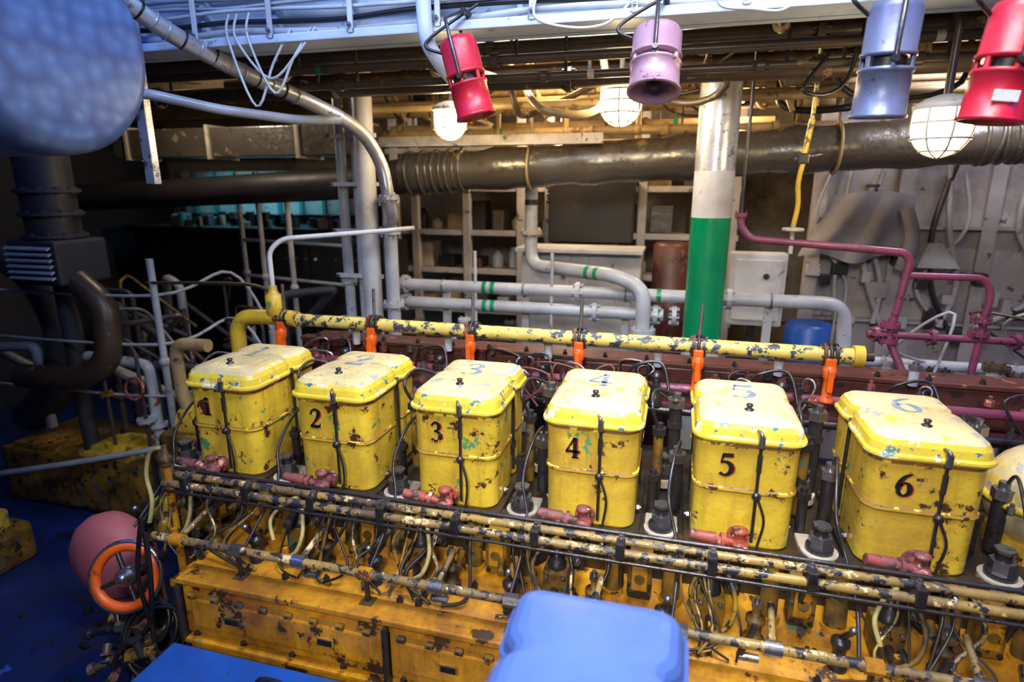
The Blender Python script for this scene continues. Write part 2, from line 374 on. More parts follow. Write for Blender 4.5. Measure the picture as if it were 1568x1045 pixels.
for k in range(4):
    w=.865; cx=x+w/2
    b.box((cx,1.612,.59),(w-.02,.045,.20),'ochre',.012)
    b.box((cx,1.594,.59),(w-.09,.02,.13),'ochre',.01)
    for j in range(8):
        xx=x+.06+j*(w-.12)/7
        b.box((xx,1.585,.672),(.03,.03,.018),'ochre_dirty',.004); b.nut((xx,1.582,.672),(0,-1,0),.009,.008,'dark_steel')
        if j%2==0: b.nut((xx,1.585,.505),(0,-1,0),.010,.010,'dark_steel')
    for xx in (cx-.2,cx+.2):
        b.box((xx,1.584,.59),(.07,.012,.034),'ochre_dirty',.004); b.box((xx,1.577,.59),(.054,.006,.022),'rubber')
    b.box((cx,1.60,.34),(w-.03,.03,.20),'ochre',.012)
    for j in range(5): b.nut((x+.08+j*.175,1.585,.41),(0,-1,0),.011,.011,'dark_steel')
    b.box((x,1.588,.59),(.012,.05,.24),'dark_steel')
    x+=w+.012
b.make('crankcase')
b=B()
for c in C+[1.345]:
    x=c-.265
    for (y,z,s) in ((2.03,.965,1.05),(2.40,.99,.95)):
        b.cyl((x,y,z-.02),(x,y,z+.012),.058*s,'cream_paint',18)
        b.cyl((x,y,z+.012),(x,y,z+.03),.043*s,'dark_steel',16)
        b.nut((x,y,z+.03),(0,0,1),.037*s,.04,'steel'); b.cyl((x,y,z+.07),(x,y,z+.10),.022*s,'dark_steel',12)
        b.cyl((x,y,z+.10),(x,y,z+.11),.03*s,'steel',6)
    b.cyl((x+.045,2.2,.97),(x+.045,2.2,1.17),.024,'dark_steel',12); b.nut((x+.045,2.2,1.17),(0,0,1),.034,.035,'steel')
    b.cyl((x-.03,2.28,.97),(x-.03,2.28,1.24),.02,'ochre_dirty',12); b.nut((x-.03,2.28,1.24),(0,0,1),.03,.028,'dark_steel')
    b.cyl((x+.03,2.42,.97),(x+.03,2.42,1.31),.026,'dark_steel',12); b.nut((x+.03,2.42,1.31),(0,0,1),.038,.035,'steel'); b.nut((x+.03,2.42,1.22),(0,0,1),.034,.025,'dark_steel')
    b.cyl((x-.04,2.16,.97),(x-.04,2.16,1.1),.018,'dark_steel',12); b.nut((x-.04,2.16,1.1),(0,0,1),.026,.025,'dark_steel')
    b.tube([(x+.045,2.2,1.2),(x+.05,2.16,1.27),(x+.03,2.06,1.24),(x+.02,1.96,1.14),(x+.05,1.90,1.03),(x+.06,1.78,.95),(x+.05,1.67,.86)],.006,'dark_steel',8)
    b.tube([(x-.03,2.28,1.26),(x-.06,2.25,1.36),(x-.05,2.35,1.40),(x+.03,2.42,1.36)],.007,'dark_steel',8)
b.make('cylinder_head_studs')
for c in C:
    b=B(); x,y,z=c-.01,1.92,1.035
    o=V((x,y,z))
    b.cyl(o+V((0,.08,0)),o+V((0,-.04,0)),.020,'red_valve',14)
    b.lathe(o+V((0,-.02,-.045)),(0,0,1),[(.012,0),(.026,.005),(.028,.03),(.033,.04),(.028,.055),(.018,.06),(.018,.085),(.024,.09),(.024,.1),(.01,.105)],'red_valve',16)
    b.cyl(o+V((0,-.02,0)),o+V((-.13,-.035,.02)),.014,'red_valve',12)
    b.cyl(o+V((-.075,-.028,.012)),o+V((-.16,-.037,.024)),.022,'red_valve',12,.017)
    b.cyl(o+V((-.05,-.026,.008)),o+V((-.062,-.027,.010)),.026,'red_valve',12)
    b.cyl(o+V((.0,-.03,0)),o+V((.06,-.075,-.025)),.013,'red_valve',12)
    hc=o+V((.068,-.082,-.030)); b.torus(hc,(.6,-.55,-.4),.030,.008,'dark_steel',18,8)
    b.cyl(hc-V((.6,-.55,-.4))*.02,hc+V((.6,-.55,-.4))*.02,.010,'steel',8)
    for a in range(4):
        ax,u,w=b.frame((.6,-.55,-.4)); d=u*math.cos(a*1.57)+w*math.sin(a*1.57); b.cyl(hc,hc+d*.03,.004,'dark_steel',6)
    b.flange(o+V((0,.03,0)),(0,1,0),.036,.014,'red_valve',4)
    b.make('indicator_cock')
b=B()
for (y,z,r,m) in ((1.80,1.045,.014,'rail_paint'),(1.772,1.017,.015,'rail_paint'),(1.835,1.052,.008,'dark_steel'),(1.76,.99,.006,'dark_steel')):
    b.cyl((-1.96,y,z),(1.75,y,z),r,m,12)
for i in range(13):
    x=-1.85+i*.29
    b.box((x,1.79,1.03),(.03,.075,.058),'dark_steel',.005); b.nut((x,1.785,1.055),(0,0,1),.012,.012,'steel')
    if i%2==0: b.cyl((x,1.81,1.02),(x,1.90,.80),.010,'dark_steel',8)
b.cyl((-1.97,1.80,1.045),(-1.97,1.80,.72),.012,'ochre_dirty',10); b.cyl((-1.94,1.78,1.1),(-1.94,1.78,.60),.016,'ochre',12)
b.lathe((-1.94,1.78,1.09),(0,0,1),[(.02,0),(.026,.01),(.026,.04),(.014,.05),(.01,.09)],'ochre_dirty',12)
b.tube([(-1.94,1.78,1.17),(-2.0,1.77,1.15),(-2.03,1.76,1.05),(-2.0,1.74,.95),(-2.02,1.73,.85)],.009,'hose_cream',8)
b.make('fuel_rail')
b=B()
b.cyl((-1.92,1.65,.855),(1.75,1.65,.855),.016,'rail_paint',12)
for i in range(14):
    x=-1.80+i*.27
    b.cyl((x-.025,1.65,.855),(x+.025,1.65,.855),.024,'steel' if i%3 else 'ochre',6 if i%2 else 14)
    if i%2:
        b.cyl((x,1.65,.855),(x,1.66,.72),.010,'dark_steel',8); b.box((x,1.655,.735),(.05,.05,.012),'ochre_dirty',.003)
    else:
        b.cyl((x,1.65,.855),(x+.01,1.80,.90),.011,'rail_paint',8)
b.make('control_shaft')
b=B()
for c in C+[1.345]:
    for dx,r in ((-.215,.029),(.105,.029),(.30,.024)):
        x=c+dx
        b.cyl((x,1.90,.76),(x,1.93,.99),r,'ochre_dirty',14); b.cyl((x,1.90,.76),(x,1.903,.785),r*1.35,'ochre',14); b.cyl((x,1.923,.94),(x,1.927,.965),r*1.25,'ochre_dirty',14)
    x=c-.09
    b.box((x,1.86,.81),(.09,.10,.13),'ochre_dirty',.01)
    b.lathe((x,1.85,.87),(0,0,1),[(.034,0),(.034,.02),(.028,.025),(.028,.05),(.022,.055),(.022,.075),(.012,.08),(.012,.1)],'dark_steel',14)
    b.nut((x,1.85,.95),(0,0,1),.020,.02,'steel')
    for dx in (-.03,.03):
        for dz in (-.045,.045): b.nut((x+dx,1.812,.81+dz),(0,-1,0),.009,.01,'steel')
    b.cyl((x,1.81,.80),(x,1.75,.80),.014,'dark_steel',10); b.box((x+.0,1.74,.80),(.018,.02,.07),'ochre',.004)
    b.tube([(x,1.85,.98),(x+.0,1.83,1.0),(x-.04,1.80,.98),(x-.07,1.76,.93),(x-.05,1.74,.86)],.0075,CH(['hose_cream','ochre_dirty']),8)
    b.tube([(x+.02,1.85,.96),(x+.05,1.80,.97),(x+.07,1.76,.90),(x+.05,1.74,.83),(x+.0,1.74,.79),(x-.04,1.76,.77)],.008,CH(['hose_cream','steel','ochre_dirty','dark_steel']),8)
    x=c+.20
    b.box((x,1.90,.865),(.085,.07,.17),'ochre_dirty',.012); b.box((x,1.868,.865),(.055,.012,.10),'ochre',.006); b.cyl((x,1.866,.865),(x,1.855,.865),.018,'ochre_dirty',16)
    for dx in (-.028,.028):
        for dz in (-.065,.065): b.nut((x+dx,1.866,.865+dz),(0,-1,0),.009,.008,'dark_steel')
    x=c+.02
    b.box((x,1.73,.80),(.016,.02,.13),'dark_steel',.003,RY(18)); b.cyl((x-.02,1.73,.74),(x+.04,1.73,.74),.014,'steel',10)
    b.lathe((x+.03,1.80,.75),(0,0,1),[(.034,0),(.034,.015),(.022,.02),(.022,.07),(.03,.075),(.03,.09),(.012,.095),(.012,.13)],'ochre_dirty',14)
    b.nut((x+.03,1.80,.88),(0,0,1),.018,.02,'steel')
    b.box((x-.04,1.90,.90),(.05,.06,.09),'block_dark',.006); b.nut((x-.04,1.87,.90),(0,-1,0),.016,.02,'steel')
    x=c-.26
    b.lathe((x+.02,1.76,.74),(0,0,1),[(.03,0),(.03,.02),(.018,.03),(.02,.08),(.028,.085),(.028,.1),(.01,.11)],'dark_steel',12)
    b.cyl((x+.02,1.76,.85),(x+.03,1.70,.92),.009,'dark_steel',8); b.sphere((x+.03,1.70,.925),.012,'steel')
    for q in range(6):
        xx=c+U_(-.25,.25); yy=U_(1.68,1.84)
        b.nut((xx,yy,.725+(yy-1.66)*.2),(0,0,1),.013,.016,'dark_steel')
    for q in range(7):
        xx=c+U_(-.25,.25)
        b.tube([(xx,1.88,1.0),(xx+U_(-.03,.03),1.80,U_(.88,.96)),(xx+U_(-.08,.08),1.72,U_(.76,.86)),(xx+U_(-.1,.1),1.70,.74)],
               CH([.004,.005,.007]),CH(['dark_steel','rail_paint','rubber','block_dark','ochre_dirty']),7)
    for q in range(5):
        xx=c+U_(-.25,.25); zz=U_(.78,.97); yy=U_(1.82,1.93)
        b.cyl((xx,yy,zz),(xx+U_(-.02,.02),yy-U_(.03,.08),zz+U_(-.02,.02)),U_(.008,.018),CH(['dark_steel','steel','rust_manifold','ochre_dirty']),8)
b.make('fuel_injection_pumps')
# ------------------------------------------------------------------ yellow starting air pipe
b=B()
y,z=2.75,1.49
b.cyl((-1.95,y,z),(.77,y,z),.033,'yellow_pipe',18)
b.rpipe([(-1.95,y,z),(-2.02,y,z+.01),(-2.28,y-.02,z-.0),(-2.33,y-.02,z-.07),(-2.33,y-.02,z-.35)],.042,'yellow_body',.09,16)
b.cyl((.76,y,z),(.80,y,z),.047,'yellow_body',16); b.cyl((.80,y,z),(.84,y,z),.02,'dark_steel',12)
b.lathe((-2.08,y-.01,z+.01),(0,0,1),[(.03,0),(.045,.02),(.045,.12),(.03,.13),(.022,.15),(.022,.17)],'yellow_body',16)
b.make('starting_air_pipe')
for c in [-1.86,-1.32,-.78,-.24,.30,.84]:
    b=B(); x=c-.17
    b.flange((x-.022,y,z),(1,0,0),.050,.014,'rust_manifold'); b.flange((x+.022,y,z),(1,0,0),.050,.014,'dark_steel')
    b.torus((x,y,z),(1,0,0),.046,.008,'dark_steel',20,6)
    b.box((x,y-.03,z-.03),(.045,.05,.05),'orange_valve',.008)
    b.lathe((x,y-.04,z-.20),(0,0,1),[(.030,0),(.030,.015),(.020,.02),(.020,.10),(.027,.11),(.027,.15),(.018,.16)],'orange_valve',14)
    b.box((x,y-.07,z-.10),(.024,.03,.10),'orange_valve',.006)
    b.cyl((x+.0,y,z+.03),(x+.0,y,z+.05),.016,'dark_steel',6); b.cyl((x,y,z+.03),(x+.004,y,z+.19),.0085,'steel',8)
    b.cyl((x,y-.04,z-.2),(x,y-.04,1.2),.012,'rust_manifold',8)
    b.make('starting_air_valve')
b=B()
b.box((-.05,2.96,1.24),(3.9,.22,.24),'rust_manifold',.02); b.box((-.05,2.86,1.365),(3.9,.06,.02),'rust_manifold',.004)
b.box((-.05,2.84,1.16),(3.9,.03,.02),'purple_pipe')
for i in range(20):
    x=-1.9+i*.2; b.nut((x,2.86,1.375),(0,0,1),.012,.014,'dark_steel')
    if i%3==0: b.box((x,2.835,1.24),(.03,.04,.24),'rust_manifold',.004)
b.cyl((-1.9,2.72,1.29),(2.1,2.72,1.29),.022,'purple_pipe',12)
b.cyl((-1.9,2.66,1.20),(2.1,2.66,1.20),.018,'dark_steel',12)
for c in C:
    b.cyl((c+.05,2.4,1.1),(c+.05,2.9,1.2),.06,'rust_manifold',14)
    b.lathe((c+.2,2.66,1.22),(0,0,1),[(.03,0),(.03,.05),(.018,.06),(.018,.12),(.026,.13),(.026,.15),(.01,.16)],'dark_steel',12)
    b.tube([(c+.05,2.70,1.30),(c+.1,2.66,1.40),(c+.22,2.66,1.42),(c+.26,2.6,1.30)],.007,'dark_steel',7)
    b.cyl((c+.2,2.78,1.37),(c+.2,2.78,1.44),.02,'grey_pipe',10); b.nut((c+.2,2.78,1.44),(0,0,1),.026,.02,'steel')
for q in range(70):
    x=U_(-1.9,1.6); yy=U_(2.5,2.82)
    b.nut((x,yy,1.22+U_(0,.16)),(0,0,1),U_(.012,.024),.025,CH(['steel','dark_steel','red_valve','rust_manifold']))
    if q%3==0: b.tube([(x,yy,1.2),(x+U_(-.05,.05),yy,1.38),(x+U_(-.2,.2),yy-.03,1.36),(x+U_(-.2,.2),yy-.05,1.2)],.006,CH(['dark_steel','steel','rust_manifold']),7)
b.make('exhaust_manifold')
b=B()
b.sphere((1.31,2.28,1.15),.2,'yellow_lid',(1,1,.95),24,14); b.torus((1.31,2.28,1.15),(0,0,1),.203,.014,'yellow_rim')
b.cyl((1.31,2.28,.8),(1.31,2.28,1.02),.17,'yellow_body',20)
for i in range(10):
    a=i*.628; b.nut((1.31+.215*math.cos(a),2.28+.215*math.sin(a),1.14),(0,0,1),.014,.02,'steel')
b.make('turbocharger_housing')
b=B()
for k in range(14):
    x=1.05+k*.05
    b.tube([(x,1.92,1.0+.02*(k%3)),(x+.1,1.8,.98),(x+.2,1.75,.93),(x+.25,1.7,.80)],CH([.007,.011]),CH(['dark_steel','rail_paint','red_valve','rubber']),8)
b.flange((1.35,1.80,.98),(.3,-1,0),.06,.02,'dark_steel'); b.flange((1.25,1.72,.90),(.3,-1,.2),.045,.02,'rust_manifold')
b.box((1.35,1.95,.9),(.35,.2,.12),'block_dark',.01)
for k in range(5): b.torus((1.0+.11*k,1.60,.70+.03*k),(.3,-1,.4),.05,.006,'rubber',20,6)
b.make('lube_oil_piping')
# ------------------------------------------------------------------ left end
b=B()
hc=V((-2.06,1.62,.66)); ax=V((.30,-.86,.36)).normalized()
b.torus(hc,ax,.120,.020,'orange_valve',36,12); b.torus(hc+ax*.004,ax,.138,.010,'steel',36,10)
A,u,w=b.frame(ax)
for i in range(4):
    a=i*math.pi/2+.4; d=u*math.cos(a)+w*math.sin(a); b.cyl(hc,hc+d*.118,.010,'dark_steel',10)
b.lathe(hc-ax*.03,ax,[(.04,0),(.042,.02),(.036,.05),(.02,.055),(.02,.075),(.008,.08)],'steel',20)
b.cyl(hc-ax*.03,hc-ax*.24,.028,'dark_steel',14)
b.make('control_handwheel')
b=B()
b.lathe((-2.06,2.0,.76),(0,-1,0),[(.12,0),(.13,.02),(.13,.12),(.11,.15),(.06,.16),(.05,.2)],'yellow_body',24)
b.box((-2.0,2.02,.82),(.26,.22,.16),'ochre',.03); b.box((-1.99,2.1,.35),(.3,.3,.7),'ochre_dirty',.02)
for i in range(6):
    a=i*1.05; b.nut((-2.06+.1*math.cos(a),1.87,.76+.1*math.sin(a)),(0,-1,0),.012,.012,'dark_steel')
b.make('control_gearbox')
b=B()
b.lathe((-2.54,2.05,.45),(0,-1,0),[(.17,0),(.205,.03),(.222,.09),(.21,.14),(.175,.18),(.09,.20),(.0,.205)],'pink_guard',32)
b.box((-2.54,2.05,.13),(.24,.12,.26),'pink_guard',.03); b.box((-2.54,2.05,.02),(.34,.24,.04),'dark_steel',.006)
b.make('flywheel_guard')
b=B()
for k in range(4):
    c0=V((-1.98+.03*k,1.60-.01*k,.48-.02*k)); b.torus(c0,(.2,-.9,.5),.10+.012*k,.010,'rubber',30,8)
b.tube([(-1.90,1.60,.9),(-1.88,1.57,.7),(-1.92,1.56,.5),(-2.05,1.5,.36),(-2.02,1.45,.1),(-1.9,1.4,.02)],.010,'rubber',8)
b.tube([(-1.93,1.62,.95),(-1.95,1.58,.7),(-1.9,1.56,.45),(-1.9,1.5,.2),(-2.0,1.4,.02)],.009,'rubber',8)
b.make('hose_coil')
b=B()
for k in range(44):
    x=U_(-2.15,-1.80); yy=U_(1.48,1.72); zz=U_(.10,.5)
    d=V((U_(-1,1),U_(-1,.3),U_(-1,1))).normalized()*U_(.03,.10)
    m=CH(['dark_steel','rust_manifold','steel','ochre_dirty','brown_pipe','dark_steel'])
    b.cyl((x,yy,zz),V((x,yy,zz))+d,U_(.010,.020),m,10)
    b.cyl(V((x,yy,zz))+d,V((x,yy,zz))+d*1.25,U_(.018,.028),m,6)
b.cyl((-1.98,1.66,0),(-1.98,1.66,.6),.03,'dark_steel',12); b.cyl((-2.08,1.62,0),(-2.08,1.62,.5),.02,'brown_pipe',12)
b.box((-2.0,1.64,.015),(.4,.3,.03),'dark_steel',.005)
b.make('drain_valve_manifold')
b=B()
b.box((-1.35,1.36,.25),(.75,.26,.50),'blue_step',.015); b.box((-1.35,1.36,.508),(.78,.29,.016),'blue_step',.005)
b.tube([(-1.3,1.40,.516),(-1.28,1.41,.55),(-1.2,1.41,.55),(-1.18,1.40,.516)],.008,'rubber',8)
b.make('step_platform')
# ------------------------------------------------------------------ pillars / pipes
b=B(); X,Y=.18,3.6
b.lathe((X,Y,0),(0,0,1),[(.108,0),(.108,1.33)],'white_paint',28)
b.lathe((X,Y,1.33),(0,0,1),[(.1085,0),(.1085,.69)],'green_paint',28)
b.lathe((X,Y,2.02),(0,0,1),[(.108,0),(.108,.25)],'white_paint',28)
b.lathe((X,Y,2.27),(0,0,1),[(.108,0),(.108,.92)],'silver_wrap',28)
b.box((X,Y,.01),(.34,.34,.02),'white_paint',.004)
b.make('support_pillar')
b=B(); Y=3.6
for (x,r,z0,z1,m) in ((-1.95,.062,0,3.19,'white_paint'),(-2.08,.022,.9,3.0,'grey_pipe'),(-2.18,.034,.9,2.7,'grey_pipe'),(-1.80,.044,.9,2.15,'grey_pipe'),(-2.03,.016,.9,3.0,'cable_white')):
    b.cyl((x,Y+(.1 if x<-2 else 0),z0),(x,Y+(.1 if x<-2 else 0),z1),r,m,18)
for z in (1.42,1.9):
    b.flange((-1.80,Y,z),(0,0,1),.07,.03,'grey_pipe')
b.flange((-2.18,Y+.1,1.55),(0,0,1),.055,.03,'grey_pipe'); b.flange((-1.8,Y,2.1),(0,0,1),.07,.03,'grey_pipe')
for z in (1.3,1.6,1.9,2.2,2.5):
    b.box((-2.05,Y+.02,z),(.34,.03,.025),'white_paint'); b.nut((-2.2,Y,z),(0,-1,0),.012,.012,'steel')
b.rpipe([(-2.18,Y+.1,2.7),(-2.18,Y+.1,2.8),(-2.5,Y-.4,2.85),(-3.2,Y-.6,2.85)],.034,'grey_pipe')
b.make('pipe_riser_cluster')
b=B()
P=[(-2.22,2.05,2.97),(-2.14,2.3,2.83),(-2.02,2.6,2.71),(-1.91,2.95,2.62),(-1.77,3.2,2.50),(-1.69,3.3,2.32),(-1.66,3.32,2.12),(-1.68,3.4,2.0),(-1.8,3.58,1.95)]
b.tube(P,.038,'silver_wrap',16,10)
for i in range(len(P)-1):
    a=V(P[i]);c=V(P[i+1])
    for t in (0,.2,.4,.6,.8):
        if i<3: b.torus(a.lerp(c,t),c-a,.0385,.005,'rubber' if int(t*5)%2 else 'silver_wrap',18,6)
b.flange((-1.66,3.32,2.12),(0,0,1),.06,.02,'silver_wrap')
b.make('flexible_exhaust_hose')
b=B(); Y=4.0
b.rpipe([(-1.98,Y,1.49),(1.02,Y,1.49),(1.05,Y,1.2),(1.05,Y,.9)],.043,'grey_pipe',.12,16)
b.cyl((-1.96,Y,1.36),(-.05,Y,1.36),.043,'grey_pipe',16)
for x in (-1.9,-.62,.35): b.flange((x,Y,1.49),(1,0,0),.068,.03,'grey_pipe')
for x in (-1.9,-.5,-.1,0.02): b.flange((x,Y,1.36),(1,0,0),.068,.03,'grey_pipe')
for x,m in ((-1.30,'green_paint'),(-1.24,'green_paint'),(-.1,'green_paint')):
    b.cyl((x,Y,1.49),(x+.03,Y,1.49),.0447,m,16); b.cyl((x,Y,1.36),(x+.03,Y,1.36),.0447,m,16)
b.rpipe([(-1.06,4.45,2.20),(-1.06,4.45,1.60),(-.38,3.95,1.62),(-.18,3.9,1.55),(-.17,3.9,1.1)],.048,'grey_pipe',.13,16)
b.flange((-1.06,4.45,1.85),(0,0,1),.08,.03,'cream_paint'); b.flange((-.17,3.9,1.27),(0,0,1),.08,.03,'grey_pipe'); b.flange((-.17,3.9,1.23),(0,0,1),.08,.03,'grey_pipe')
b.cyl((-1.06,4.45,2.05),(-1.06,4.45,2.09),.0495,'dark_lagging',16)
for t in (.72,.82):
    p=V((-1.06,4.45,1.60)).lerp(V((-.38,3.95,1.62)),t); q=V((-1.06,4.45,1.60)).lerp(V((-.38,3.95,1.62)),t+.04); b.cyl(p,q,.0495,'green_paint',16)
for x in (-1.6,-1.0,-.3,.6):
    b.box((x,Y+.06,.85),(.05,.04,1.2),'white_paint'); b.torus((x,Y,1.49),(1,0,0),.047,.006,'steel',18,6)
for x in (-1.35,-.8,.1): b.cyl((x,Y-.02,1.1),(x,Y-.02,1.75),.012,'grey_pipe',8)
b.make('cooling_water_pipes')
b=B()
a0=V((-1.95,4.2,2.27)); a1=V((2.66,4.2,2.50))
n=60
def rr(t): return .140+.006*math.sin(t*91)+.005*math.sin(t*47)
b.tube([a0.lerp(a1,i/n)+V((0,U_(-.004,.004),U_(-.004,.004))) for i in range(n+1)],rr,'lagging',24,curve=False)
for k in range(9):
    p=a0.lerp(a1,.012+k*.011); b.torus(p,a1-a0,.150-.004*(k%2)*3,.012,'lagging',24,8)
for k in range(22):
    p=a0.lerp(a1,.78+k*.0105); b.torus(p,a1-a0+V((0,U_(-.5,.5),U_(-.5,.5))),.140,.012,'lagging',24,8)
b.tube([(-1.9,4.2,2.27),(-2.1,4.2,2.24),(-2.6,4.22,2.2),(-3.6,4.22,2.15),(-5.2,4.22,2.08)],lambda t:.13-.02*t,'dark_lagging',20)
for x in (-1.0,.9): b.torus((x,4.2,2.27+(x+1.95)*.05),(1,0,0),.15,.010,'warm_metal',24,6); b.cyl((x,4.2,2.45),(x,4.2,3.1),.010,'warm_metal',8)
b.make('lagged_exhaust_pipe')
b=B()
b.box((-3.4,4.3,2.52),(2.3,.3,.22),'lagging',.01)
for x in (-4.4,-3.6,-2.8,-2.3): b.box((x,4.3,2.52),(.03,.34,.26),'cream_paint',.004)
b.make('ventilation_duct')
b=B()
for (y,z,r,m,x0,x1) in ((4.55,2.74,.045,'warm_metal',-2.4,2.6),(4.7,2.62,.035,'warm_metal',-2.3,.6),(4.4,2.56,.03,'warm_metal',-2.2,1.0),(3.15,2.70,.04,'brown_pipe',-3.5,2.6),
        (3.45,2.80,.035,'brown_pipe',-2.8,2.6),(2.95,2.82,.03,'brown_pipe',-4,2.6),(3.9,2.83,.05,'brown_pipe',-2.6,2.6),(4.72,2.86,.06,'warm_metal',-2.6,2.6),(5.5,2.55,.03,'warm_metal',-2.2,.85),(2.8,2.74,.02,'brown_pipe',-3.6,2.6),(2.9,2.68,.018,'brown_pipe',-2.0,2.6)):
    b.cyl((x0,y,z),(x1,y,z),r,m,14)
    for i in range(5):
        x=x0+(x1-x0)*(i+.3+U_(-.2,.2))/5
        b.flange((x,y,z),(1,0,0),r*1.5,.03,m,6)
        b.cyl((x+.1,y,z),(x+.1,y,3.1),.008,'dark_steel',6)
        if i%2: b.cyl((x+.2,y,z),(x+.23,y,z),r*1.03,CH(['green_paint','cream_paint']),14)
b.box((-1.3,4.05,2.46),(1.6,.1,.014),'bulkhead_paint'); b.box((-1.3,4.1,2.49),(1.6,.012,.07),'bulkhead_paint')
for k in range(9):
    x=-2.1+k*.5
    b.cyl((x,4.0+.1*(k%3),3.15),(x+.22,4.1,2.62),.016,'warm_metal',8); b.cyl((x+.3,4.4,3.1),(x+.3,4.4,2.5),.02,'warm_metal',10); b.sphere((x+.3,4.4,2.56),.038,'warm_metal')
    b.cyl((x+.1,3.3,2.86),(x+.1,4.9,2.86),.024,'warm_metal',10)
for (y,z,r) in ((3.7,2.66,.022),(4.05,2.72,.03),(4.25,2.80,.02),(3.6,2.9,.03)):
    b.cyl((-2.2,y,z),(2.5,y,z),r,'warm_metal',12)
for k in range(30):
    x=U_(-2.3,1.9); y=U_(2.8,4.6)
    z=U_(2.6,2.95)
    b.tube([(x,y,3.1),(x+U_(-.1,.1),y,z),(x+U_(-.4,.4),y+U_(-.2,.2),z-.05),(x+U_(-.6,.6),y,z+.1)],CH([.008,.014,.02]),CH(['brown_pipe','warm_metal','rubber','brown_pipe']),8)
for k in range(22):
    x=U_(-2.3,2.3); y=U_(2.9,4.6); z=U_(2.7,2.9)
    b.box((x,y,z),(U_(.06,.16),.1,U_(.06,.14)),CH(['brown_pipe','warm_metal','dark_box']),.008)
b.make('overhead_pipework')
b=B()
b.tube([(-1.0,2.40,3.5),(-1.0,2.38,3.0),(-1.0,2.38,2.86),(-.995,2.40,2.74),(-.96,2.5,2.65),(-.93,2.65,2.59)],.03,'coaming_paint',14)
b.make('conduit_pipe')
b=B(); Y=3.3
b.cyl((.31,Y,3.1),(.31,Y,2.03),.008,'dark_steel',8)
b.rpipe([(.31,Y,2.06),(.31,Y,2.0),(.36,Y,1.93),(1.07,Y,1.88),(1.10,Y,1.84),(1.06,Y,1.45),(1.22,3.2,1.1),(1.3,3.1,.9)],.019,'purple_pipe',.05)
b.flange((.31,Y,2.05),(0,0,1),.03,.02,'purple_pipe',4)
b.rpipe([(1.09,Y,1.77),(1.42,Y,1.77),(1.46,Y,1.70),(1.44,Y,1.25),(1.4,Y,.9)],.017,'purple_pipe',.05)
b.cyl((.96,Y,1.47),(1.9,Y,1.47),.018,'purple_pipe',10)
for (x,z) in ((1.06,1.52),(1.06,1.44),(1.44,1.57),(1.44,1.5)): b.flange((x,Y,z),(0,0,1),.045,.022,'purple_pipe')
for x in (1.0,1.25,1.6): b.flange((x,Y,1.47),(1,0,0),.04,.022,'purple_pipe')
for k in range(6):
    b.tube([(1.2+.1*k,3.1,1.3),(1.25+.1*k,3.0,1.22),(1.4+.1*k,2.95,1.2),(1.5+.08*k,2.9,1.05)],.018,'purple_pipe',10)
b.box((1.45,3.1,1.12),(.9,.25,.16),'rust_manifold',.02); b.cyl((1.0,2.8,1.22),(2.2,2.9,1.22),.04,'rust_manifold',14)
b.make('purple_oil_pipe')
b=B(); x=.57
b.cyl((x+.02,Y,3.1),(x+.02,Y,2.5),.010,'yellow_pipe',10); b.cyl((x+.02,Y,2.5),(x,Y,2.33),.014,'yellow_body',10)
b.box((x,Y,2.32),(.05,.04,.05),'dark_steel',.006); b.cyl((x-.04,Y,2.32),(x+.08,Y,2.34),.010,'steel',8)
b.tube([(x,Y,2.3),(x-.01,Y,2.2),(x+.0,Y,2.1),(x-.01,Y,2.0)],.012,'yellow_body',10)
b.torus((x-.01,Y,1.98),(0,0,1),.045,.009,'cream_paint',20,8); b.cyl((x-.01,Y,2.0),(x-.01,Y,1.86),.012,'cream_paint',10); b.cyl((x-.055,Y,1.98),(x+.035,Y,1.98),.006,'cream_paint',8)
b.make('hanging_valve_spindle')
b=B()
b.rpipe([(-2.08,2.74,1.66),(-2.08,2.74,1.86),(-2.02,2.78,1.92),(-1.55,3.1,1.95),(-1.5,3.3,1.95)],.013,'white_paint',.05)
b.tube([(-2.08,2.74,1.62),(-2.3,2.8,1.66),(-3.2,3,1.6)],.010,'brown_pipe',8)
b.make('vent_pipe')
# ------------------------------------------------------------------ lamps
def lamp(x,y,z,s=1,top=3.19):
    b=B(); o=V((x,y,z)); R=.085*s; H=.055*s
    prof=[(R*.05,-H-R*.55),(R*.5,-H-R*.47),(R*.85,-H-R*.18),(R,-H+R*.25),(R,H*.5),(R*.92,H)]
    b.lathe(o,(0,0,1),prof,'lamp_glow',24)
    b.lathe(o+V((0,0,H)),(0,0,1),[(R*1.15,0),(R*1.2,.012*s),(R*1.1,.02*s),(R*.8,.035*s),(R*.5,.045*s),(R*.3,.05*s)],'cream_paint',24)
    for zz,rr_ in ((H*.2,1.12),(-H*.8,1.1),(-H-R*.36,.72)): b.torus(o+V((0,0,zz)),(0,0,1),R*rr_,.0045*s,'cream_paint',24,6)
    for i in range(8):
        a=i*math.pi/4; d=V((math.cos(a),math.sin(a),0))
        b.tube([o+d*R*1.14+V((0,0,H)),o+d*R*1.14+V((0,0,-H*.5)),o+d*R*.72+V((0,0,-H-R*.36)),o+V((0,0,-H-R*.66))],.0042*s,'cream_paint',6,5)
    b.cyl(o+V((0,0,H+.04*s)),V((x,y,top)),.014,'brown_pipe',10)
    b.box((x,y,top-.01),(.12,.12,.02),'brown_pipe',.004)
    b.make('caged_bulkhead_lamp')
lamp(-1.29,3.4,2.55,1); lamp(-.32,3.3,2.60,1.05); lamp(.93,2.70,2.41,1.05)
